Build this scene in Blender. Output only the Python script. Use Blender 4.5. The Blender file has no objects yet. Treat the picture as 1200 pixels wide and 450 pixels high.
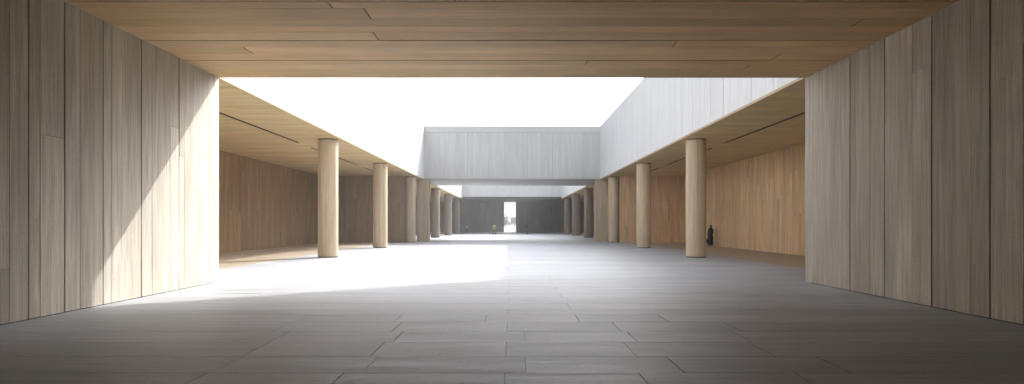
import bpy, bmesh, math, random
from mathutils import Vector, Matrix
R = random.Random(11)
sc = bpy.context.scene
COL = sc.collection
F = 850.0            # focal length in px of a 1200 px wide picture
EYE = 1.74
CZ = 6.08            # ceiling height
PZ = 11.4            # parapet top
HW = 8.73            # half width of the hall and the court
YA = 21.57           # hall mouth
Y1 = 72.0            # end of first court
Y2 = 85.0
Y3 = 128.4
YF = 146.3           # far wall
GL, GR = -17.3, 15.75    # gallery walls

# ------------------------------------------------------------------ tagging
def tag(o, label=None, cat=None, group=None, kind=None):
    if label: o['label'] = label
    if cat: o['category'] = cat
    if group: o['group'] = group
    if kind: o['kind'] = kind
    elif cat: o['kind'] = 'thing'
    return o
def empty(name, loc, rz=0):
    o = bpy.data.objects.new(name, None); COL.objects.link(o)
    o.location = loc; o.rotation_euler = (0, 0, rz); o.empty_display_size = .3
    return o

# ------------------------------------------------------------------ materials
class NT:
    def __init__(s, name):
        s.m = bpy.data.materials.new(name); s.m.use_nodes = True
        s.t = s.m.node_tree; s.t.nodes.clear()
        s.out = s.t.nodes.new('ShaderNodeOutputMaterial')
        s.b = s.t.nodes.new('ShaderNodeBsdfPrincipled')
        s.t.links.new(s.b.outputs[0], s.out.inputs[0])
    def n(s, typ, **kw):
        n = s.t.nodes.new(typ)
        for k, v in kw.items():
            if k.startswith('i_'):
                key = k[2:]
                key = int(key) if key.isdigit() else key.replace('_', ' ')
                n.inputs[key].default_value = v
            else: setattr(n, k, v)
        return n
    def l(s, a, b): s.t.links.new(a, b)
    def math(s, op, a, b=None, clamp=False):
        n = s.t.nodes.new('ShaderNodeMath'); n.operation = op; n.use_clamp = clamp
        for i, v in enumerate((a, b)):
            if v is None: continue
            if isinstance(v, (int, float)): n.inputs[i].default_value = v
            else: s.l(v, n.inputs[i])
        return n.outputs[0]
    def ramp(s, fac, a, b, c0, c1):
        n = s.n('ShaderNodeMapRange'); n.inputs[1].default_value = a; n.inputs[2].default_value = b
        n.inputs[3].default_value = c0; n.inputs[4].default_value = c1
        s.l(fac, n.inputs[0]); return n.outputs[0]
    def mix(s, fac, a, b, mode='MIX'):
        n = s.n('ShaderNodeMix', data_type='RGBA', blend_type=mode)
        for k, v in ((0, fac), (6, a), (7, b)):
            if isinstance(v, (int, float)): n.inputs[k].default_value = v
            elif isinstance(v, tuple): n.inputs[k].default_value = (*v, 1) if len(v) == 3 else v
            else: s.l(v, n.inputs[k])
        return n.outputs[2]
    def scale(s, col, val):      # multiply a colour by a value
        n = s.n('ShaderNodeVectorMath', operation='SCALE')
        s.l(col, n.inputs[0])
        if isinstance(val, (int, float)): n.inputs[3].default_value = val
        else: s.l(val, n.inputs[3])
        return n.outputs[0]

def board_mat(name, cA, cB, back=(.03, .027, .022), rough=.7, fine=.25, coarse=.3, pits=0., bump=.25,
              vstreak=(.35, 9.), spec=.3, blotch=.12, huev=1., finev=75., pitscale=(14, 42, 1)):
    """boards: UV = metres along / across, colour attribute 'tone' = (tone, hue, is board)"""
    t = NT(name)
    uv = t.n('ShaderNodeUVMap', uv_map='UVMap').outputs[0]
    at = t.n('ShaderNodeVertexColor', layer_name='tone').outputs[0]
    sep = t.n('ShaderNodeSeparateColor'); t.l(at, sep.inputs[0])
    tone, hue, isb = sep.outputs[0], sep.outputs[1], sep.outputs[2]
    def noise(su, sv, det=3, dist=0.):
        mp = t.n('ShaderNodeMapping'); mp.inputs['Scale'].default_value = (su, sv, 1); t.l(uv, mp.inputs[0])
        nn = t.n('ShaderNodeTexNoise'); nn.inputs['Scale'].default_value = 1; nn.inputs['Detail'].default_value = det
        nn.inputs['Distortion'].default_value = dist; t.l(mp.outputs[0], nn.inputs[0]); return nn.outputs[0]
    n1 = noise(.9, finev, 3, .3)          # fibres
    n2 = noise(vstreak[0], vstreak[1], 4, .6)      # streaks
    n3 = noise(.35, .5, 4)              # blotches
    base = t.mix(tone, cA, cB)
    warm = t.mix(hue, (1 - .05*huev, 1 - .01*huev, 1 + .05*huev), (1 + .05*huev, 1.0, 1 - .08*huev))
    base = t.mix(1.0, base, warm, 'MULTIPLY')
    f = t.ramp(n1, .3, .7, 1 - fine, 1 + fine)
    g = t.ramp(n2, .3, .7, 1 - coarse, 1 + coarse)
    h = t.ramp(n3, .3, .7, 1 - blotch, 1 + blotch)
    v = t.math('MULTIPLY', t.math('MULTIPLY', f, g), h)
    hgt = t.math('ADD', t.math('MULTIPLY', n1, .6), n2)
    if pits:
        mp = t.n('ShaderNodeMapping'); mp.inputs['Scale'].default_value = pitscale; t.l(uv, mp.inputs[0])
        vo = t.n('ShaderNodeTexVoronoi'); vo.inputs['Scale'].default_value = 1; t.l(mp.outputs[0], vo.inputs[0])
        wn = t.n('ShaderNodeTexWhiteNoise', noise_dimensions='3D'); t.l(vo.outputs['Position'], wn.inputs[0])
        near = t.math('LESS_THAN', vo.outputs['Distance'], t.math('MULTIPLY', wn.outputs[0], .23))
        some = t.math('GREATER_THAN', noise(1.3, 3.2, 2), .47)
        p = t.math('MULTIPLY', near, some)
        v = t.math('MULTIPLY', v, t.math('SUBTRACT', 1, t.math('MULTIPLY', p, pits)))
        hgt = t.math('SUBTRACT', hgt, t.math('MULTIPLY', p, 1.5))
    base = t.scale(base, v)
    base = t.mix(isb, back, base)
    t.l(base, t.b.inputs['Base Color'])
    t.b.inputs['Roughness'].default_value = rough
    t.l(t.ramp(n2, .2, .8, rough - .1, rough + .12), t.b.inputs['Roughness'])
    t.b.inputs['Specular IOR Level'].default_value = spec
    bp = t.n('ShaderNodeBump', i_Strength=bump, i_Distance=.006); t.l(hgt, bp.inputs['Height']); t.l(bp.outputs[0], t.b.inputs['Normal'])
    return t.m

def plain(name, col, rough=.6, metal=0., var=.1, nscale=3.0, emit=None):
    t = NT(name)
    tc = t.n('ShaderNodeTexCoord'); nn = t.n('ShaderNodeTexNoise', i_Scale=nscale, i_Detail=5.0); t.l(tc.outputs['Object'], nn.inputs[0])
    rgb = t.n('ShaderNodeRGB'); rgb.outputs[0].default_value = (*col, 1)
    t.l(t.scale(rgb.outputs[0], t.ramp(nn.outputs[0], .3, .7, 1 - var, 1 + var)), t.b.inputs['Base Color'])
    t.b.inputs['Roughness'].default_value = rough; t.b.inputs['Metallic'].default_value = metal
    return t.m

M = {}
M['hall_wall'] = board_mat('board_marked_concrete', (.48, .44, .365), (.62, .57, .485), fine=.2, coarse=.18, pits=.6, bump=.6, finev=38., spec=.25, vstreak=(.3, 7.), huev=.5)
M['hall_ceiling'] = board_mat('oak_ceiling_boards', (.53, .36, .175), (.68, .475, .255), fine=.08, coarse=.13, bump=.2, rough=.6)
M['gal_ceiling'] = board_mat('pale_oak_soffit', (.52, .39, .20), (.62, .47, .255), fine=.12, coarse=.14, bump=.15, rough=.6)
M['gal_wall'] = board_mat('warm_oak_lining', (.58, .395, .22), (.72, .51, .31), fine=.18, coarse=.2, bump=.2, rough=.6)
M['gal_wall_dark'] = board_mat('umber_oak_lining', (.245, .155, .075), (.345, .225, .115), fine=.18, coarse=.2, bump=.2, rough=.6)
M['parapet'] = board_mat('pale_render_boards', (.72, .72, .72), (.78, .78, .78), back=(.25, .25, .25), fine=.05, coarse=.05, bump=.1, blotch=.04, huev=.15)
M['bridge'] = board_mat('pale_board_concrete', (.60, .60, .585), (.65, .65, .635), back=(.2, .2, .2), fine=.06, coarse=.06, bump=.15, blotch=.05, huev=.15)
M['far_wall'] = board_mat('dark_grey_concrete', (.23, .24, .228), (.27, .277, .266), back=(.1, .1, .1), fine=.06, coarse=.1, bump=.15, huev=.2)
M['paving'] = board_mat('grey_stone_slabs', (.325, .334, .358), (.41, .42, .445), back=(.09, .09, .093), finev=16., pitscale=(14, 9, 1), huev=.5, rough=.5, fine=.07, coarse=.2,
                        pits=.4, bump=.3, vstreak=(.3, 4.5), spec=.3, blotch=.1)
M['gal_floor'] = board_mat('tan_floor_boards', (.34, .275, .20), (.42, .35, .265), rough=.5, fine=.14, coarse=.14, bump=.15, spec=.4)
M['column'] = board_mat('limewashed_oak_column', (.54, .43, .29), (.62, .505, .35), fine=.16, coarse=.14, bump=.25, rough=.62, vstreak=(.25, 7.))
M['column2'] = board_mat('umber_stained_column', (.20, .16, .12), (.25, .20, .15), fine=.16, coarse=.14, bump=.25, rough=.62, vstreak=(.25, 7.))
M['trim'] = plain('oak_edge_trim', (.45, .33, .18), .55)
M['gap'] = plain('dark_anodised_metal', (.02, .018, .016), .5, .3)
M['mass'] = plain('roof_mass_concrete', (.5, .5, .49), .8)
M['ground'] = plain('dry_ground', (.22, .215, .19), .9, 0, .25, .03)
M['skin'] = plain('skin', (.42, .26, .19), .5, 0, .05)
M['black_cloth'] = plain('black_cloth', (.014, .012, .016), .85, 0, .2, 8)
M['hair'] = plain('dark_hair', (.02, .015, .012), .6, 0, .2, 30)
M['grey_hair'] = plain('grey_hair', (.35, .33, .3), .6, 0, .2, 30)
M['yellow_cloth'] = plain('yellow_green_cloth', (.34, .33, .10), .85, 0, .15, 8)
M['olive_cloth'] = plain('dark_olive_cloth', (.05, .055, .03), .85, 0, .15, 8)
M['navy_cloth'] = plain('charcoal_cloth', (.03, .032, .036), .85, 0, .15, 8)
M['white_cloth'] = plain('white_cloth', (.62, .61, .58), .85, 0, .08, 8)
M['leather'] = plain('dark_leather', (.03, .018, .03), .5, 0, .15, 12)
M['shoe'] = plain('shoe_leather', (.03, .025, .02), .5)
M['pale_shoe'] = plain('pale_shoe_leather', (.45, .42, .36), .6)

# ------------------------------------------------------------------ board surfaces
class Boards:
    def __init__(s): s.v = []; s.f = []; s.uv = []; s.t = []
    def quad(s, p, uv, tone):
        i = len(s.v); s.v += [tuple(q) for q in p]; s.f.append((i, i+1, i+2, i+3)); s.uv += uv; s.t += [tone]*4
    def box(s, O, U, V, N, u0, u1, v0, v1, d0, d1, tone, seed):
        P = lambda u, v, d: O + U*u + V*v + N*d
        T = lambda u, v: (u + seed*3.7, v + seed*11.3)
        if U.cross(V).dot(N) < 0: flip = True
        else: flip = False
        def q(c, uvs):
            if flip: c = c[::-1]; uvs = uvs[::-1]
            s.quad([P(*k) for k in c], uvs, tone)
        q([(u0,v0,d1),(u1,v0,d1),(u1,v1,d1),(u0,v1,d1)], [T(u0,v0),T(u1,v0),T(u1,v1),T(u0,v1)])
        for c in ([(u0,v0,d0),(u1,v0,d0),(u1,v0,d1),(u0,v0,d1)], [(u1,v1,d0),(u0,v1,d0),(u0,v1,d1),(u1,v1,d1)],
                  [(u1,v0,d0),(u1,v1,d0),(u1,v1,d1),(u1,v0,d1)], [(u0,v1,d0),(u0,v0,d0),(u0,v0,d1),(u0,v1,d1)],
                  [(u0,v0,d0),(u0,v1,d0),(u1,v1,d0),(u1,v0,d0)]):
            q(c, [T(k[0] + (k[2]-d1), k[1] + (k[2]-d1)) for k in c])
    def build(s, name, mat, origin, parent=None):
        me = bpy.data.meshes.new(name)
        me.from_pydata([tuple(Vector(p) - Vector(origin)) for p in s.v], [], s.f)
        uv = me.uv_layers.new(name='UVMap')
        uv.data.foreach_set('uv', [c for q in s.uv for c in q])
        ca = me.color_attributes.new('tone', 'FLOAT_COLOR', 'CORNER')
        ca.data.foreach_set('color', [c for q in s.t for c in q])
        me.materials.append(mat); me.update()
        o = bpy.data.objects.new(name, me); COL.objects.link(o); o.location = origin
        if parent: o.parent = parent
        return o

def lay(bd, O, U, V, N, L, W, width=(.2, .34), cuts=(), gap=.003, major=.014, sink=.022, jit=.003, length=None, stag=.2,
        endgap=.003, holes=(), tonef=None, r=R, majors=None, panel=None, thick=.3, splits=None, back=True, contrast=1.):
    """fill the rectangle L (along U) x W (across V) with boards whose faces lie on the plane; joints in cuts are wide"""
    O, U, V, N = map(Vector, (O, U, V, N))
    cuts = sorted(c for c in cuts if 0 < c < W)
    edges = [0.0]; wide = {0.0: 0, W: 0}
    stops = cuts + [W]
    for c in cuts: wide[c] = major
    p = 0.0
    for st in stops:
        span = st - p
        n = max(1, round(span / ((width[0] + width[1]) / 2)))
        ws = [r.uniform(*width) for _ in range(n)]; k = span / sum(ws)
        for w in ws: p += w*k; edges.append(p)
        edges[-1] = st; p = st
    ptone = r.random()
    for i in range(len(edges)-1):
        a, b = edges[i], edges[i+1]
        ga = (wide.get(a, gap))/2; gb = (wide.get(b, gap))/2
        if wide.get(a, 0) > gap: ptone = r.random()
        if splits and (round(a, 2), ) in splits: pass
        us = [0.0]
        if length:
            x = r.uniform(0, length[1])
            while x < L - .3:
                if x > .3: us.append(x)
                x += r.uniform(*length)
        elif r.random() < stag: us.append(r.uniform(.15, .85)*L)
        us.append(L)
        for j in range(len(us)-1):
            segs = [(us[j] + (endgap/2 if j else 0), us[j+1] - (endgap/2 if j < len(us)-2 else 0))]
            for (hu0, hu1, hv0, hv1) in holes:
                if a < hv1 - .01 and b > hv0 + .01:
                    ns = []
                    for (s0, s1) in segs:
                        if s1 <= hu0 or s0 >= hu1: ns.append((s0, s1)); continue
                        if s0 < hu0: ns.append((s0, hu0))
                        if s1 > hu1: ns.append((hu1, s1))
                    segs = ns
            tn = min(1, max(0, .5 + contrast*(r.gauss(0, .23) + (ptone - .5)*.35)))
            tone = (tn, r.random()*.8 + .1, 1, 1)
            sd = r.uniform(0, 50)
            for (s0, s1) in segs:
                bd.box(O, U, V, N, s0, s1, a + ga, b - gb, -sink, -r.uniform(0, jit), tone, sd)
    if back:
        bd.box(O, U, V, N, 0, L, 0, W, -thick, -sink - .001, (.5, .5, 0, 1), 0)

X, Y, Z = Vector((1,0,0)), Vector((0,1,0)), Vector((0,0,1))

# ------------------------------------------------------------------ generic solids
def mesh_obj(name, bm, mat, loc=(0,0,0), parent=None, smooth=False):
    me = bpy.data.meshes.new(name); bm.normal_update(); bm.to_mesh(me); bm.free()
    if smooth:
        for p in me.polygons: p.use_smooth = True
    for m in (mat if isinstance(mat, (list, tuple)) else [mat]): me.materials.append(m)
    o = bpy.data.objects.new(name, me); COL.objects.link(o); o.location = loc
    if parent: o.parent = parent
    return o
def bx(bm, x0, x1, y0, y1, z0, z1, bev=0):
    r = bmesh.ops.create_cube(bm, size=1, matrix=Matrix.Translation(((x0+x1)/2, (y0+y1)/2, (z0+z1)/2)) @ Matrix.Diagonal((x1-x0, y1-y0, z1-z0, 1)))
    if bev:
        es = {e for v in r['verts'] for e in v.link_edges}
        bmesh.ops.bevel(bm, geom=list(es), offset=bev, segments=2, affect='EDGES')
    return r

# ------------------------------------------------------------------ ground and floors
bm = bmesh.new()
NX = 24
xs = [-3000 + 6000*i/NX for i in range(NX+1)]; ys = [-1500 + 6500*i/NX for i in range(NX+1)]
vv = [[bm.verts.new((x, y, -.35 + (0 if (abs(x) < 300 and y < 400) else R.uniform(-.1, .1)))) for x in xs] for y in ys]
for i in range(NX):
    for j in range(NX): bm.faces.new((vv[i][j], vv[i][j+1], vv[i+1][j+1], vv[i+1][j]))
tag(mesh_obj('ground', bm, M['ground']), 'dry pale ground running out beyond the far doorway', kind='structure')

bd = Boards()
rf = random.Random(5)
yy = -7.0; row = 0
# rows of slabs; the joints between slabs are close together near the centre line and long towards the sides
def slab_rows(y0, y1, xl, xr, rowh=1.03):
    y = y0; k = 0
    while y < y1 - .2:
        h = rowh*rf.choice((.82, 1.0, 1.0, 1.12)) if y > 8.6 else rowh
        ye = min(y + h, y1)
        if y1 - ye < .4: ye = y1
        js = []
        x = -.08 if k % 2 == 0 else rf.choice((-1.75, -.95, 1.2))
        js.append(x)
        a = x
        while a < xr:
            a += rf.uniform(1.55, 2.0) if abs(a) < 3.2 and y < 13.5 else rf.uniform(4.5, 11); js.append(a)
        a = x
        while a > xl:
            a -= rf.uniform(1.55, 2.0) if abs(a) < 3.2 and y < 13.5 else rf.uniform(4.5, 11); js.append(a)
        js = sorted(j for j in js if xl + .5 < j < xr - .5); js = [xl] + js + [xr]
        for i in range(len(js)-1):
            # every slab is cut into two or three lengthwise strips of slightly different tone
            tn = min(1, max(0, rf.gauss(.5, .22 if y < 18 else .13))); hu = rf.uniform(.2, .7)
            ns = 1; 
            gx = rf.choice((.004, .007, .009)) if y < 14 else .003
            for q in range(ns):
                a0 = y + (ye-y)*q/ns; a1 = y + (ye-y)*(q+1)/ns
                gg = .0065 if y < 12 else .0075 if y < 16 else .009
                g0 = gg if q == 0 else .0006; g1 = gg if q == ns-1 else .0006
                bd.box(Vector((0,0,0)), X, Y, Z, js[i] + gx, js[i+1] - gx, a0 + g0, a1 - g1, -.012, -rf.uniform(0, .0012),
                       (min(1, max(0, tn + rf.uniform(-.12, .12))), hu, 1, 1), rf.uniform(0, 60))
        y = ye; k += 1
slab_rows(-7.0, YA, -HW - .02, HW + .02)
slab_rows(YA, YF + 5, -11.2, 11.2)
bd.box(Vector((0,0,0)), X, Y, Z, -11.2, 11.2, -7, YF + 5, -.3, -.0125, (.5, .5, 0, 1), 0)
tag(bd.build('paving', M['paving'], (0, 20, 0)), 'grey stone slab floor running from the hall through the open courts', kind='structure')
for s, xa, xb in ((-1, GL, -11.2), (1, 11.2, GR)):
    bd = Boards()
    lay(bd, (xa, YA, 0), X, Y, Z, xb - xa, YF - YA, width=(.5, .8), length=(2.5, 5), gap=.004, jit=.001, sink=.012, r=rf)
    tag(bd.build('gallery_floor', M['gal_floor'], ((xa+xb)/2, 50, 0)), 'tan floor under the %s gallery' % ('left' if s < 0 else 'right'), kind='structure')

# ------------------------------------------------------------------ hall
Lx = [34, 60, 76, 90, 121, 135, 150, 166, 187, 210, 230]
def cutsof(dxs): return [HW*F/d for d in dxs]
YB = -7.0
cl = [y - YB for y in cutsof([600 - x for x in Lx])]
majL = [y - YB for y in cutsof([600-34, 600-76, 600-121, 600-166, 600-210])] + [2.4, 4.9, 7.6, 10.1, 13.0, 16.2, 18.3]
rl = random.Random(21)
bd = Boards()
bd.box(Vector((-HW, YB, 0)), Z, Y, X, 0, .016, 0, YA - YB, -.3, -.045, (.5, .5, 0, 1), 0)
lay(bd, (-HW, YB, .016), Z, Y, X, CZ - .016, YA - YB, width=(.3, .8), cuts=majL, gap=.008, major=.045, jit=.008, sink=.04, stag=.4, endgap=.006, r=rl, thick=.35, contrast=1.7)
bd.box(Vector((-HW, YA, 0)), Z, -X, Y, 0, CZ, 0, .35, -.3, .03, (.6, .4, 1, 1), 4)
tag(bd.build('hall_wall', M['hall_wall'], (-HW - .2, 8, 0)), 'board-marked grey beige wall on the left of the hall, half in sun', 'wall')
majR = [y - YB for y in cutsof([396, 436, 491.5, 560, 600])] + [2.1, 4.6, 7.2, 9.9, 12.6, 15.4, 17.6]
majR = sorted(majR)
bd = Boards()
bd.box(Vector((HW, YB, 0)), Z, Y, -X, 0, .016, 0, YA - YB, -.3, -.045, (.5, .5, 0, 1), 0)
lay(bd, (HW, YB, .016), Z, Y, -X, CZ - .016, YA - YB, width=(.3, .8), cuts=majR, gap=.008, major=.046, jit=.008, sink=.04, stag=.15, endgap=.004, r=rl, thick=.35, contrast=1.1)
bd.box(Vector((HW, YA, 0)), Z, X, Y, 0, CZ, 0, .35, -.3, .03, (.6, .4, 1, 1), 4)
tag(bd.build('hall_wall', M['hall_wall'], (HW + .2, 8, 0)), 'board-marked grey beige wall on the right of the hall, all in shade', 'wall')
bd = Boards()
lay(bd, (-HW, YB, 0), Z, X, Y, CZ, 2*HW, width=(.2, .36), cuts=[2.1*k for k in range(1, 8)], r=rl, thick=.35)
tag(bd.build('hall_wall', M['hall_wall'], (0, YB, 0)), 'board-marked wall closing the hall behind the viewer', 'wall')
# hall ceiling: boards run across the hall
bd = Boards()
majC = [14.2 - YB, 17.2 - YB, 19.3 - YB, 11.2 - YB, 8.2 - YB, 5.2 - YB, 2.2 - YB]
lay(bd, (-HW, YB, CZ), X, Y, -Z, 2*HW, YA - YB, width=(.42, .8), cuts=majC, gap=.012, major=.055, jit=.006, sink=.05, length=(11, 22), endgap=.03, r=random.Random(8), thick=.1, contrast=1.1)
bd.box(Vector((-HW, YA, CZ)), X, Z, Y, 0, 2*HW, -.0, .16, -.005, .03, (.45, .6, 1, 1), 4)
tag(bd.build('hall_ceiling', M['hall_ceiling'], (0, 8, CZ)), 'dark tan wooden board ceiling low over the hall', 'ceiling')
bd = Boards()
lay(bd, (-HW, YA + .03, CZ + .165), Z, X, Y, PZ - CZ - .165, 2*HW, width=(.2, .34), cuts=[2.5, 5.1, 8.0, 10.4, 13.2, 15.4], gap=.004, major=.03, r=random.Random(12), thick=.3)
bd.box(Vector((-HW - .3, YB - .35, CZ)), X, Y, Z, 0, 2*HW + .6, 0, YA - YB + .06, .17, 5.3, (.6, .4, 1, 1), 3)
bd.box(Vector((-HW - .3, YB - .35, CZ)), X, Y, Z, 0, 2*HW + .6, 0, YA - YB + .3, .101, .168, (.6, .4, 1, 1), 3)
tag(bd.build('front_block', M['parapet'], (0, YA, CZ)), 'pale block of the building above the hall, facing back over the court', 'building')
# gallery end walls hidden behind the hall mouth
for s in (-1, 1):
    bm = bmesh.new(); xo = GL if s < 0 else GR
    a, b = sorted((s*(HW + .36), xo + s*.4)); bx(bm, a, b, YA - .35, YA - .02, 0, CZ)
    tag(mesh_obj('end_wall', bm, M['gal_wall'] if 0 else M['mass'], (0,0,0)), 'plain wall closing the near end of the %s gallery' % ('left' if s < 0 else 'right'), 'wall')

# ------------------------------------------------------------------ galleries of the first court
SLOT_X = 11.45
SLOTS1 = [(23.6, 38.9), (41.6, 53.6), (56.4, 68.4)]
SLOTS2 = [(88, 100.5), (104, 119)]
def gallery(s, ya, yb, slots, word, rr):
    xo = (GL if s < 0 else GR)
    W = abs(xo) - HW
    holes = [(SLOT_X - HW - .075, SLOT_X - HW + .075, a - ya, b - ya) for a, b in slots]
    bd = Boards()
    lay(bd, (s*(HW + .005), ya, CZ), X*s, Y, -Z, W + .3, yb - ya, width=(.3, .55), cuts=[(yb-ya)*k/9 for k in range(1, 9)], gap=.004, major=.008,
        length=(2.2, 4.6), endgap=.005, holes=holes, r=rr, thick=.085, sink=.06, contrast=1.1)
    bd.box(Vector((s*(HW + .4), ya, CZ)), X*s, Y, Z, 0, W, 0, yb - ya, .088, 5.1, (.6, .4, 1, 1), 3)
    c = tag(bd.build('gallery_ceiling', M['gal_ceiling'], (s*13, (ya+yb)/2, CZ)), 'pale oak board ceiling over the %s' % word, 'ceiling')
    bd = Boards()
    lay(bd, (xo, ya, 0), Z, Y, -X*s, CZ, yb - ya, width=(.18, .34), cuts=[(yb-ya)*k/21 for k in range(1, 21)], gap=.003, major=.006,
        length=(2.6, 4.2), endgap=.006, r=rr, thick=.35, contrast=1.3)
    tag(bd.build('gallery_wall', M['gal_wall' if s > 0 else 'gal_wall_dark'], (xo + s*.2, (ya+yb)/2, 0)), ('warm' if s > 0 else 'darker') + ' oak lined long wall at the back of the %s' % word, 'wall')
    bd = Boards()
    # a slim oak edge strip under the pale parapet
    n = max(3, int((yb-ya)/2.6))
    mj = [(yb-ya)*(k + rr.uniform(-.18, .18))/n for k in range(1, n)]
    lay(bd, (s*HW, ya, CZ + .09), Z, Y, -X*s, PZ - CZ - .09, yb - ya, width=(.16, .34), cuts=mj, gap=.004, major=.05, jit=.004, stag=.05, r=rr, thick=.38, contrast=1.)
    p = bd.build('parapet_wall', M['parapet'], (s*(HW + .2), (ya+yb)/2, CZ))
    bm = bmesh.new(); a, b = sorted((s*(HW - .012), s*(HW + .02))); bx(bm, a, b, ya, yb, CZ - .004, CZ + .088)
    return p, bm
def slot_thing(s, a, b, lab):
    t = empty('ceiling_slot', (s*SLOT_X, (a+b)/2, CZ)); tag(t, lab, 'ceiling slot', 'black linear slots in the gallery ceilings')
    L = b - a
    bm = bmesh.new()
    bx(bm, -.073, .073, -L/2 + .002, L/2 - .002, .045, .053)
    mesh_obj('backing', bm, M['gap'], (0,0,0), t)
    for q in (-1, 1):
        bm = bmesh.new(); bx(bm, q*.068 - .006, q*.068 + .006, -L/2 + .002, L/2 - .002, -.004, .044)
        mesh_obj('side_rail', bm, M['gap'], (0,0,0), t)
    bm = bmesh.new(); bx(bm, -.008, .008, -L/2 + .01, L/2 - .01, .012, .044)
    mesh_obj('centre_blade', bm, M['gap'], (0,0,0), t)
side = {-1: 'left', 1: 'right'}
for s in (-1, 1):
    p, bm = gallery(s, YA, Y1 + (0 if s else 0), SLOTS1, '%s gallery of the near court' % side[s], random.Random(30 + s))
    tag(p, ('tall pale parapet on the left of the near court, bleached by sun' if s < 0 else 'tall pale bluish parapet on the right of the near court, in shade'), 'parapet')
    mesh_obj('edge_trim', bm, M['trim'], -p.location, p)
    for k, (a, b) in enumerate(SLOTS1):
        slot_thing(s, a, b, '%s black slot in the %s gallery ceiling of the near court' % (('nearest', 'second nearest', 'third, farthest')[k], side[s]))
    # cross wall where the gallery ends
    ye = 66.3
    xo = (GL if s < 0 else GR)
    bd = Boards(); W = abs(xo) - 9.9
    lay(bd, (xo, ye, 0), Z, -X*s, -Y, CZ, W, width=(.18, .34), cuts=[W*k/4 for k in range(1, 4)], gap=.003, major=.006, length=(2.6, 4.4), endgap=.005, r=random.Random(50+s), thick=.4)
    bd.box(Vector((xo - s*W, ye, 0)), Z, Y, -X*s, 0, CZ, 0, .4, -.2, .003, (.4, .6, 1, 1), 2)
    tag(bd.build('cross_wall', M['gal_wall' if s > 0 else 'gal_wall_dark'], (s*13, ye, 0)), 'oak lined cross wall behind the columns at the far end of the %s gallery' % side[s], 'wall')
    # piers under the bridge
    bd = Boards()
    xa = 8.28; W = 1.15
    lay(bd, (s*xa, Y1, 0), Z, X*s, -Y, CZ + .02, W, width=(.2, .34), r=random.Random(60+s), back=False, gap=.004)
    lay(bd, (s*xa, Y1 + .022, 0), Z, Y, -X*s, CZ + .02, 1.2, width=(.2, .34), r=random.Random(70+s), back=False, gap=.004)
    bd.box(Vector((s*(xa + .021), Y1 + .021, 0)), Z, X*s, Y, 0, CZ + .02, 0, W - .021, 0, 1.18, (.3, .5, .4, 1), 2)
    tag(bd.build('pier', M['column'], (s*8.8, Y1 + .6, 0)), 'square boarded pier holding the %s end of the bridge' % side[s], 'pier')

# bridge between the two courts
br = empty('bridge_block', (0, Y1, CZ)); tag(br, 'pale concrete block spanning the court between the two open skies', 'bridge')
ZB = EYE + 4.42
bd = Boards(); rb = random.Random(77)
Wb = 2*HW + .3
# upper band: smooth edge frame, then vertical boards
fz = .62
lay(bd, (-Wb/2, Y1 - .05, ZB + .12), Z, X, -Y, PZ - ZB - .12 - fz, Wb, width=(.16, .36), cuts=[.75, 4.45, 6.6, 8.2, 10.4, 12.9, 15.9], gap=.004, major=.016, jit=.01, stag=.25, r=rb, thick=.4, contrast=1.3)
bd.box(Vector((-Wb/2, Y1 - .05, 0)), X, Z, -Y, 0, Wb, PZ - fz + .02, PZ, -.4, .012, (.75, .3, 1, 1), 9)
bd.box(Vector((-Wb/2, Y1 - .05, 0)), X, Z, -Y, 0, Wb, ZB, ZB + .1, -.4, .012, (.7, .4, 1, 1), 9)
o = bd.build('front_face', M['bridge'], (0, Y1, CZ), br); o.location = (0, 0, 0)
bd = Boards()
lay(bd, (-Wb/2, Y1 + .36, ZB), X, Y, -Z, Wb, Y2 - Y1 - .76, width=(.8, 1.3), length=(5, 9), gap=.004, r=rb, thick=.4, contrast=.6)
bd.box(Vector((-Wb/2, Y1 + .36, ZB + .4)), X, Y, Z, 0, Wb, 0, Y2 - Y1 - .76, 0, .2, (.5, .4, 1, 1), 3)
bd.box(Vector((-Wb/2, Y2 - .4, ZB)), X, Y, Z, 0, Wb, 0, .4, 0, PZ - ZB, (.6, .4, 1, 1), 3)
o = bd.build('underside', M['bridge'], (0, Y1, CZ), br); o.location = (0, 0, 0)

# ------------------------------------------------------------------ second court
for s in (-1, 1):
    p, bm = gallery(s, Y2, Y3, SLOTS2, '%s gallery of the far court' % side[s], random.Random(40 + s))
    tag(p, ('bright parapet on the left of the far court' if s < 0 else 'bright parapet on the right of the far court'), 'parapet')
    mesh_obj('edge_trim', bm, M['trim'], -p.location, p)
    for k, (a, b) in enumerate(SLOTS2):
        slot_thing(s, a, b, '%s black slot in the %s gallery ceiling of the far court' % (('near', 'far')[k], side[s]))
    # galleries continue beside the bridge and beside the end hall
    xo = (GL if s < 0 else GR)
    for (ya, yb, w) in ((Y1, Y2, 'beside the bridge'), (Y3, YF, 'beside the end hall')):
        bd = Boards()
        x0 = HW + .16 if w == 'beside the bridge' else HW
        lay(bd, (s*x0, ya, CZ), X*s, Y, -Z, abs(xo) - x0 + .3, yb - ya, width=(.3, .55), r=rb, thick=.5, length=(2, 4))
        tag(bd.build('gallery_ceiling', M['gal_ceiling'], (s*13, (ya+yb)/2, CZ)), 'short oak ceiling %s on the %s' % (w, side[s]), 'ceiling')
        bd = Boards()
        lay(bd, (xo, ya, 0), Z, Y, -X*s, CZ, yb - ya, width=(.2, .36), r=rb, thick=.35)
        tag(bd.build('gallery_wall', M['gal_wall'], (xo + s*.2, (ya+yb)/2, 0)), 'short oak wall %s on the %s' % (w, side[s]), 'wall')
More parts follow.
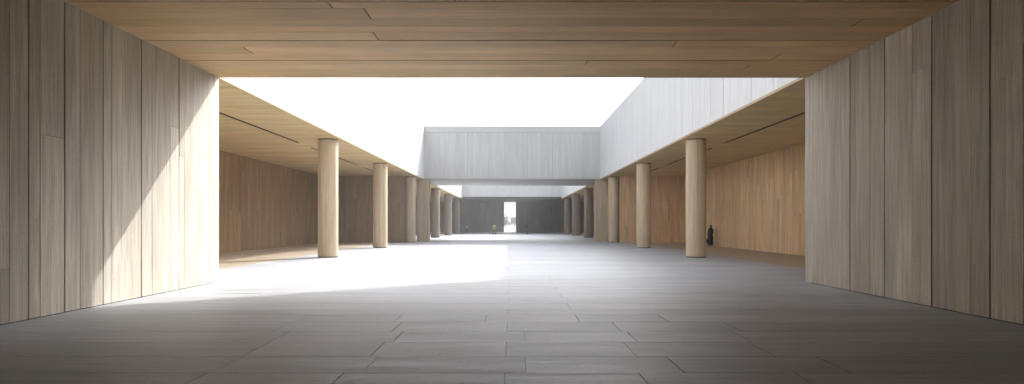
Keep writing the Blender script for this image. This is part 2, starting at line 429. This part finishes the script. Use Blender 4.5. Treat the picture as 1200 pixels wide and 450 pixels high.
# end hall: upstand, ceiling, far walls with the tall open slot between them
bd = Boards()
lay(bd, (-HW - .3, Y3, CZ + .02), Z, X, -Y, PZ - CZ, 2*HW + .6, width=(.3, .5), cuts=[3, 6, 9, 12, 15], r=rb, thick=.38, contrast=.5)
tag(bd.build('end_upstand', M['parapet'], (0, Y3, CZ)), 'bright upstand across the far end of the far court', 'parapet')
bd = Boards()
lay(bd, (-HW, Y3, CZ), X, Y, -Z, 2*HW, YF - Y3 - .01, width=(.4, .7), r=rb, thick=.4, length=(4, 8))
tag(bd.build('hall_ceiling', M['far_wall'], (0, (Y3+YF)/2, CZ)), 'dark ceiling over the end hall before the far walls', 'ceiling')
for (xa, xb, w) in ((GL, -1.6, 'left'), (.77, GR, 'right')):
    bd = Boards()
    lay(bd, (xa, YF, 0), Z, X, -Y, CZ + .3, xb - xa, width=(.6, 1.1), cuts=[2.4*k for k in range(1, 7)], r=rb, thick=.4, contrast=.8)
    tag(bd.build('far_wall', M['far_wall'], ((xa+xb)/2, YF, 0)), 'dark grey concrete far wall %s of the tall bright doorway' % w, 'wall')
bm = bmesh.new(); bx(bm, -1.6, .77, YF + .1, YF + .3, .004, .05); 
tag(mesh_obj('threshold', bm, M['mass']), 'low pale threshold across the tall bright doorway', 'threshold')

# added triangular slab, out of view, casts the slanted edge of the sun patch
bm = bmesh.new()
tri = [(HW, 35.6), (HW, 27.7), (-.05, 27.7)]
lo = [bm.verts.new((x, y, PZ - .35)) for x, y in tri]; hi = [bm.verts.new((x, y, PZ)) for x, y in tri]
bm.faces.new(hi); bm.faces.new(lo[::-1])
for i in range(3): bm.faces.new((lo[i], lo[(i+1) % 3], hi[(i+1) % 3], hi[i]))
bmesh.ops.recalc_face_normals(bm, faces=bm.faces[:])
tag(mesh_obj('sun_blocker', bm, M['mass']), 'triangular slab added unseen at the right parapet to cut the sun patch', 'blocker')

# ------------------------------------------------------------------ columns
def column_mesh(name, rad, mat_seed):
    bd = Boards(); rr = random.Random(mat_seed); n = 72; k = 0
    staves = []
    while k < n:
        w = rr.choice((3, 4, 5)); staves.append((k, min(n, k + w))); k += w
    circ = 2*math.pi*rad
    prof = [(0.0, rad - .014), (.05, rad - .014), (.052, rad), (CZ - .052, rad), (CZ - .05, rad - .014), (CZ + .01, rad - .014)]
    for (a, b) in staves:
        tone = (min(1, max(0, rr.gauss(.5, .2))), rr.uniform(.3, .8), 1, 1); sd = rr.uniform(0, 40)
        for q in range(a, b):
            t0, t1 = 2*math.pi*q/n, 2*math.pi*(q+1)/n
            for j in range(len(prof)-1):
                (z0, r0), (z1, r1) = prof[j], prof[j+1]
                tn = tone if j == 2 else (.3, .5, .1, 1)
                p = lambda t, r, z: Vector((math.cos(t)*r, math.sin(t)*r, z))
                bd.quad([p(t0, r0, z0), p(t1, r0, z0), p(t1, r1, z1), p(t0, r1, z1)],
                        [(z0 + sd, t0*rad + sd), (z0 + sd, t1*rad + sd), (z1 + sd, t1*rad + sd), (z1 + sd, t0*rad + sd)], tn)
    return bd
proto = None
pos1 = [37.45, 52.3, 67.6]
pos2 = [90.0, 107.6, 125.0]
def place_cols(xc, ys, rad, mat, labels, seed, group):
    protos = [None]
    for i, y in enumerate(ys):
        for s in (-1, 1):
            if protos[0] is None:
                o = column_mesh('round_column', rad, seed).build('round_column', mat, (0,0,0)); protos[0] = o
                for p in o.data.polygons: p.use_smooth = True
            else:
                o = protos[0].copy(); COL.objects.link(o)
            o.location = (s*xc, y, 0); o.rotation_euler = (0, 0, 1.3*i + (2.1 if s > 0 else 0))
            tag(o, labels[(s, i)], 'column', group)
place_cols(9.5, pos1, .515, M['column'], {
    (-1, 0): 'nearest sunlit round column on the left of the near court', (1, 0): 'nearest shaded round column on the right of the near court',
    (-1, 1): 'second round column on the left side of the near court', (1, 1): 'second round column on the right side of the near court',
    (-1, 2): 'third round column on the left, beside the left pier of the bridge', (1, 2): 'third round column on the right, beside the right pier of the bridge'}, 5, 'round columns around the near court')
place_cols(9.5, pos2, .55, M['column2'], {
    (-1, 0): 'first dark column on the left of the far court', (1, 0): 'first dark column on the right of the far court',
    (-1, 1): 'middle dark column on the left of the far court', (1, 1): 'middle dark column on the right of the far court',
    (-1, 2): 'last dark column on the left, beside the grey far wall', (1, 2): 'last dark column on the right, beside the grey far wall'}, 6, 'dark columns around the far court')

# ------------------------------------------------------------------ people
BASE = dict(pelvis=(0,0,.95,.125), waist=(0,-.005,1.12,.112), chest=(0,.0,1.31,.132), nb=(0,.01,1.46,.062), neck=(0,-.005,1.53,.05),
    jaw=(0,-.025,1.585,.066), head=(0,-.012,1.655,.084), crown=(0,0,1.715,.058))
for s, t in ((-1, 'l'), (1, 'r')):
    BASE.update({'hip'+t: (s*.09,0,.88,.09), 'knee'+t: (s*.1,-.02,.49,.058), 'calf'+t: (s*.1,.01,.34,.055), 'ank'+t: (s*.1,.03,.09,.036), 'toe'+t: (s*.115,-.13,.034,.032),
        'sh'+t: (s*.175,.01,1.415,.055), 'el'+t: (s*.23,.03,1.13,.041), 'wr'+t: (s*.235,-.04,.89,.026), 'palm'+t: (s*.235,-.06,.81,.03)})
def skin_obj(name, verts, edges, roots, mat, parent, levels=2):
    me = bpy.data.meshes.new(name); me.from_pydata([v[:3] for v in verts], edges, []); me.materials.append(mat)
    o = bpy.data.objects.new(name, me); COL.objects.link(o)
    if parent: o.parent = parent
    m = o.modifiers.new('Skin', 'SKIN'); 
    if not me.skin_vertices:
        me.attributes  # layer is made by the modifier's owner below
    bmx = bmesh.new(); bmx.from_mesh(me); lay_ = bmx.verts.layers.skin.verify(); bmx.verts.ensure_lookup_table()
    for i, v in enumerate(verts):
        sv = bmx.verts[i][lay_]; sv.radius = (v[3], v[3]*(v[4] if len(v) > 4 else 1)); sv.use_root = i in roots
    bmx.to_mesh(me); bmx.free()
    m.use_smooth_shade = True
    sb = o.modifiers.new('Subdivision', 'SUBSURF'); sb.levels = levels; sb.render_levels = levels
    return o
def person(loc, face, h, label, over=None, top=None, top_sleeve=True, bottom=None, hair='hair', shoe='shoe', robe=None, hood=None, long_hair=False):
    J = dict(BASE)
    if over: J.update({k: (*v, *BASE[k][3:]) for k, v in over.items()})
    k = h/1.75
    J = {n: tuple(c*k for c in v) for n, v in J.items()}
    root = empty('person', loc, face); tag(root, label, 'person')
    names = []; verts = []; edges = []
    def add(n, v=None): names.append(n); verts.append(v or J[n]); return len(verts) - 1
    ix = {n: add(n) for n in J}
    E = [('pelvis','waist'),('waist','chest'),('chest','nb'),('nb','neck'),('neck','jaw'),('jaw','head'),('head','crown')]
    for t in 'lr': E += [('pelvis','hip'+t),('hip'+t,'knee'+t),('knee'+t,'calf'+t),('calf'+t,'ank'+t),('ank'+t,'toe'+t),('chest','sh'+t),('sh'+t,'el'+t),('el'+t,'wr'+t),('wr'+t,'palm'+t)]
    edges = [(ix[a], ix[b]) for a, b in E]; roots = {ix['pelvis']}
    # a nose, and five fingers on each hand
    hd = Vector(J['head'][:3])
    a = add('', tuple(hd + Vector((0,-.06,-.02))*k) + (.016*k,)); b = add('', tuple(hd + Vector((0,-.105,-.035))*k) + (.011*k,)); edges.append((a, b)); roots.add(a)
    for t, sgn in (('l', -1), ('r', 1)):
        P = Vector(J['palm'+t][:3]); D = (P - Vector(J['wr'+t][:3])).normalized()
        S = D.cross(Vector((1, 0, 0))).normalized(); Cc = Vector((-sgn, 0, 0))
        for q, (off, ln) in enumerate(((-.026, .072), (-.009, .082), (.009, .076), (.025, .06))):
            p0 = P + S*off*k; p1 = p0 + D*(.03 + ln*.45)*k; p2 = p1 + (D + Cc*.5).normalized()*ln*.55*k
            i0 = add('', tuple(p0) + (.0095*k,)); i1 = add('', tuple(p1) + (.0085*k,)); i2 = add('', tuple(p2) + (.007*k,))
            edges += [(i0, i1), (i1, i2)]; roots.add(i0)
        p0 = P - D*.02*k + S*-.02*k; p1 = p0 + (S*-.9 + D*.6).normalized()*.04*k; p2 = p1 + (D + Cc*.4).normalized()*.035*k
        i0 = add('', tuple(p0) + (.012*k,)); i1 = add('', tuple(p1) + (.0095*k,)); i2 = add('', tuple(p2) + (.008*k,)); edges += [(i0, i1), (i1, i2)]; roots.add(i0)
    skin_obj('body', verts, edges, roots, M['skin'], root)
    def garment(name, chain, mat, grow):
        ns = sorted({n for e in chain for n in e}, key=list(J).index); jx = {n: i for i, n in enumerate(ns)}
        skin_obj(name, [J[n][:3] + (J[n][3] + grow*k,) for n in ns], [(jx[a], jx[b]) for a, b in chain], {0}, mat, root)
    if top:
        ch = [('pelvis','waist'),('waist','chest'),('chest','nb')]
        for t in 'lr': ch += [('chest','sh'+t),('sh'+t,'el'+t)] + ([('el'+t,'wr'+t)] if top_sleeve else [])
        garment('jacket' if top_sleeve else 'shirt', ch, top, .01)
    if bottom:
        ch = []
        for t in 'lr': ch += [('pelvis','hip'+t),('hip'+t,'knee'+t),('knee'+t,'calf'+t),('calf'+t,'ank'+t)]
        garment('trousers', ch, bottom, .02)
    for t in 'lr':
        A = Vector(J['ank'+t][:3]); T = Vector(J['toe'+t][:3])
        skin_obj('shoe', [tuple(A + Vector((0,.02,-.045))*k) + (.046*k,), tuple((A + T)/2 + Vector((0,0,-.012))*k) + (.045*k, .8), tuple(T + Vector((0,-.02,.006))*k) + (.04*k, .8)], [(0,1),(1,2)], {0}, M[shoe], root)
    bm = bmesh.new()
    bmesh.ops.create_icosphere(bm, subdivisions=3, radius=1)
    for v in bm.verts:
        d = v.co.copy(); n_ = 1 + .04*math.sin(d.x*17 + d.z*9)*math.cos(d.y*13)
        v.co = Vector((d.x*.094, d.y*.104, d.z*.1))*n_*k
        if v.co.y < -.03*k and v.co.z < .035*k: v.co = Vector((v.co.x*.8, -.02*k + v.co.y*.2, v.co.z*.8))
        if long_hair and v.co.z < -.02*k and v.co.y > 0: v.co.z -= .16*k; v.co.y += .01*k
    mesh_obj('hair', bm, M[hair] , tuple(hd + Vector((0, .018, .022))*k), root, True)
    if robe:
        bm = bmesh.new(); rings = []
        n = 40
        for (z, rx, ry, cx, cy) in robe:
            ring = []
            for q in range(n):
                a = 2*math.pi*q/n; f = 1 + (.10*math.sin(a*7 + z*2) + .05*math.sin(a*13))*max(0, 1.25 - z)/1.25
                ring.append(bm.verts.new(((cx + rx*f*math.cos(a))*k, (cy + ry*f*math.sin(a))*k, z*k)))
            rings.append(ring)
        for a_, b_ in zip(rings, rings[1:]):
            for q in range(n): bm.faces.new((a_[q], a_[(q+1) % n], b_[(q+1) % n], b_[q]))
        bm.faces.new(rings[-1]); bm.faces.new(rings[0][::-1])
        mesh_obj('robe', bm, M['black_cloth'], (0,0,0), root, True)
    if hood:
        bm = bmesh.new(); bmesh.ops.create_icosphere(bm, subdivisions=3, radius=1)
        for v in bm.verts:
            d = v.co.copy(); v.co = Vector((d.x*.115, d.y*.125, d.z*.125))*k
            if d.z < -.2: v.co.x *= 1 + (-d.z - .2)*.7; v.co.z -= .07*k*(-d.z)
            if d.y < -.55 and abs(d.z) < .6: v.co.y = -.06*k
        mesh_obj('headscarf', bm, M['black_cloth'], tuple(hd + Vector((0, .02, .005))*k), root, True)
    return root
p1 = person((15.35, 56, .002), math.radians(-28), 1.6, 'person in a long black robe walking beside the oak wall of the right gallery', top=M['black_cloth'],
    over={'elr': (.2,-.06,1.13), 'wrr': (.2,-.2,1.0), 'palmr': (.2,-.26,.97)},
    robe=[(.1,.20,.22,-.02,.04), (.2,.23,.25,-.05,.05), (.35,.26,.26,-.08,.05), (.5,.25,.25,-.07,.04), (.7,.21,.2,-.03,.02), (.95,.195,.17,0,0), (1.15,.2,.16,0,0), (1.3,.225,.165,0,0), (1.42,.215,.15,0,0), (1.5,.12,.11,0,0)], hood=True)
b = empty('shoulder_bag', (15.04, 55.75, .4), math.radians(20)); tag(b, 'dark bag hanging low beside the person in the black robe', 'bag')
bm = bmesh.new(); r_ = bmesh.ops.create_icosphere(bm, subdivisions=3, radius=1)
for v in bm.verts: v.co = Vector((v.co.x*.17, v.co.y*.09, (abs(v.co.z)**.75)*math.copysign(1, v.co.z)*.19*(1 if v.co.z < 0 else .75)))
mesh_obj('pouch', bm, M['leather'], (0,0,0), b, True)
skin_obj('strap', [(-.13,0,.1,.012),(-.06,0,.42,.012),(.1,0,.68,.012),(.14,0,.42,.012),(.14,0,.1,.012)], [(0,1),(1,2),(2,3),(3,4)], {0}, M['leather'], b, 1)
person((-2.65, 108, .002), 0, 1.74, 'person in a yellow green top standing legs apart, left of the bright doorway', top=M['yellow_cloth'], bottom=M['olive_cloth'],
    over={'kneel': (-.17,-.05,.49), 'calfl': (-.19,-.02,.34), 'ankl': (-.21,0,.09), 'toel': (-.26,-.14,.034), 'kneer': (.17,-.02,.49), 'calfr': (.2,.03,.34), 'ankr': (.23,.06,.09), 'toer': (.28,-.08,.034),
          'ell': (-.29,.0,1.17), 'wrl': (-.24,-.12,.98), 'palml': (-.22,-.17,.93), 'elr': (.3,-.02,1.19), 'wrr': (.25,-.2,1.06), 'palmr': (.22,-.26,1.03)})
person((-8.85, 143, .002), math.radians(15), 1.5, 'small grey haired person in a white jacket standing before the left far wall', top=M['white_cloth'], bottom=M['navy_cloth'], hair='grey_hair')
person((2.38, 113.5, .002), math.radians(180), 1.56, 'slim person in charcoal clothes and pale shoes standing right of the bright doorway', top=M['navy_cloth'], bottom=M['navy_cloth'], shoe='pale_shoe', long_hair=True,
    over={'kneel': (-.06,-.02,.49), 'calfl': (-.055,.01,.34), 'ankl': (-.05,.03,.09), 'toel': (-.07,-.12,.034), 'kneer': (.06,-.02,.49), 'calfr': (.055,.01,.34), 'ankr': (.05,.03,.09), 'toer': (.07,-.12,.034),
          'ell': (-.2,.02,1.13), 'elr': (.2,.02,1.13), 'wrl': (-.19,-.04,.89), 'wrr': (.19,-.04,.89), 'palml': (-.19,-.06,.81), 'palmr': (.19,-.06,.81)})
# ------------------------------------------------------------------ outside, seen through the doorway
M['leaf'] = plain('dusty_foliage', (.075, .09, .055), .7, 0, .35, 1.5)
M['bark'] = plain('grey_bark', (.12, .1, .08), .9, 0, .2, 3)
M['plaster'] = plain('pale_plaster', (.5, .49, .47), .85, 0, .06, .3)
M['pane'] = plain('dark_window_glass', (.05, .06, .07), .15)
def tree(loc, h, seed, label):
    rr = random.Random(seed)
    t = empty('tree', loc); tag(t, label, 'tree', 'trees beyond the doorway')
    vs = [(0,0,-.1,.035*h), (.01*h,0,.3*h,.026*h), (0,.01*h,.55*h,.018*h), (.01*h,0,.8*h,.008*h)]; es = [(0,1),(1,2),(2,3)]; tips = [Vector((0,0,.75*h))]
    for q in range(9):
        a = rr.uniform(0, 6.28); b0 = rr.choice((1, 2)); z = rr.uniform(.45, .9)*h; r0 = rr.uniform(.14, .3)*h
        m = Vector((math.cos(a)*r0*.5, math.sin(a)*r0*.5, (vs[b0][2] + z)/2)); e = Vector((math.cos(a)*r0, math.sin(a)*r0, z))
        vs.append((*m, .008*h)); vs.append((*e, .004*h)); es += [(b0, len(vs)-2), (len(vs)-2, len(vs)-1)]; tips += [m, e]
    skin_obj('trunk', vs, es, {0}, M['bark'], t, 1)
    bm = bmesh.new()
    cl = [(p + Vector((rr.gauss(0,.05), rr.gauss(0,.05), rr.gauss(0,.04)))*h, rr.uniform(.07, .14)*h) for p in tips for _ in range(2)]
    for q in range(2600):
        c_, r0 = rr.choice(cl); d = Vector((rr.gauss(0,1), rr.gauss(0,1), rr.gauss(0,.8)))
        p = c_ + d.normalized()*r0*rr.random()**.4; s_ = rr.uniform(.012, .024)*h
        u = Vector((rr.gauss(0,1), rr.gauss(0,1), rr.gauss(0,1))).normalized(); v_ = u.orthogonal().normalized()
        bm.faces.new([bm.verts.new(p + k) for k in (-u*s_, v_*s_*.6, u*s_, -v_*s_*.6)])
    mesh_obj('crown', bm, M['leaf'], (0,0,0), t)
tl = ['nearest small tree beyond the doorway, on its left', 'low tree in the middle of the view through the doorway', 'slim tree beyond the doorway, on its right', 'farther broad tree beyond the doorway, partly behind the nearest one', 'farthest tree beyond the doorway, before the pale blocks']
for i, (x, y, h) in enumerate([(-3.0, 250, 4.6), (-.9, 300, 3.6), (1.0, 280, 5.2), (-3.6, 370, 6.2), (.2, 430, 6.0)]):
    tree((x, y, -.35), h, 90+i, tl[i])
def block(x, y, w, d, h, floors, bays, label):
    t = empty('apartment_block', (x, y, -.35)); tag(t, label, 'building', 'pale blocks far beyond the doorway')
    bm = bmesh.new(); bx(bm, -w/2, w/2, 0, d, -.5, h); mesh_obj('wall', bm, M['plaster'], (0,0,0), t)
    bm = bmesh.new(); bx(bm, -w/2-.2, w/2+.2, -.2, d+.2, h, h+.5); mesh_obj('roof', bm, M['mass'], (0,0,0), t)
    for i in range(floors):
        for j in range(bays):
            cx = -w/2 + w*(j+.5)/bays; cz = h*(i+.5)/floors
            bm = bmesh.new(); bx(bm, cx-.6, cx+.6, -.06, .02, cz-.75, cz+.75)
            o = mesh_obj('window', bm, M['mass'], (0,0,0), t)
            bm = bmesh.new(); bx(bm, cx-.5, cx+.5, -.075, -.05, cz-.65, cz+.65); mesh_obj('pane', bm, M['pane'], (0,0,0), o)
block(-7.5, 560, 9, 12, 9.5, 3, 4, 'pale apartment block far beyond the doorway, on the left of the gap')
block(2.6, 640, 8, 12, 14.5, 5, 4, 'taller pale apartment block far beyond the doorway, on the right of the gap')

# ------------------------------------------------------------------ light
EL = math.atan2(1, math.hypot(.80, 1.155)); AZ = math.atan2(.80, 1.155)
w = bpy.data.worlds.new('World'); sc.world = w; w.use_nodes = True
nt = w.node_tree; bg = nt.nodes['Background']
sky = nt.nodes.new('ShaderNodeTexSky'); sky.sky_type = 'NISHITA'; sky.sun_disc = False
sky.sun_elevation = EL; sky.sun_rotation = AZ; sky.dust_density = 9; sky.air_density = 1.0; sky.ozone_density = 1.0
hs = nt.nodes.new('ShaderNodeHueSaturation'); hs.inputs['Saturation'].default_value = .2
nt.links.new(sky.outputs[0], hs.inputs['Color'])
tn_ = nt.nodes.new('ShaderNodeMix'); tn_.data_type = 'RGBA'; tn_.blend_type = 'MULTIPLY'; tn_.inputs[0].default_value = 1
nt.links.new(hs.outputs[0], tn_.inputs[6]); tn_.inputs[7].default_value = (.955, .985, 1.04, 1)
nt.links.new(tn_.outputs[2], bg.inputs[0]); bg.inputs[1].default_value = .15
sl = bpy.data.lights.new('sun', 'SUN'); sl.energy = 2.0; sl.angle = math.radians(.55); sl.color = (1, .975, .945)
so = bpy.data.objects.new('sun', sl); COL.objects.link(so); so.location = (20, 60, 60)
so.rotation_euler = Vector((-.80, -1.155, -1)).to_track_quat('-Z', 'Y').to_euler()

# ------------------------------------------------------------------ camera
cam = bpy.data.cameras.new('camera'); co = bpy.data.objects.new('camera', cam); COL.objects.link(co)
co.location = (0, 0, EYE); co.rotation_euler = (math.radians(90), 0, 0)
cam.sensor_width = 36; cam.lens = 36*F/1200; cam.shift_y = 37/1200; cam.clip_end = 20000; cam.clip_start = .1
sc.camera = co
sc.view_settings.view_transform = 'Standard'; sc.view_settings.look = 'None'; sc.view_settings.gamma = 1
sc.view_settings.exposure = 1.38
c = sc.cycles
c.use_denoising = True
try: c.denoiser = 'OPENIMAGEDENOISE'
except Exception: pass
c.max_bounces = 10; c.diffuse_bounces = 8; c.glossy_bounces = 4; c.sample_clamp_indirect = 10

# ------------------------------------------------------------------ air
bm = bmesh.new(); bx(bm, -3020, 3020, -1520, 5020, -1.6, 16.5)
me = bpy.data.materials.new('haze_air'); me.use_nodes = True; hn = me.node_tree; hn.nodes.clear()
ho = hn.nodes.new('ShaderNodeOutputMaterial'); pv = hn.nodes.new('ShaderNodeVolumePrincipled')
pv.inputs['Color'].default_value = (.97, .97, .98, 1); pv.inputs['Density'].default_value = .0008; pv.inputs['Anisotropy'].default_value = .2
hn.links.new(pv.outputs[0], ho.inputs['Volume'])
tag(mesh_obj('haze', bm, me), 'thin pale haze filling the courts and the view beyond the doorway', kind='stuff')
c.volume_bounces = 1
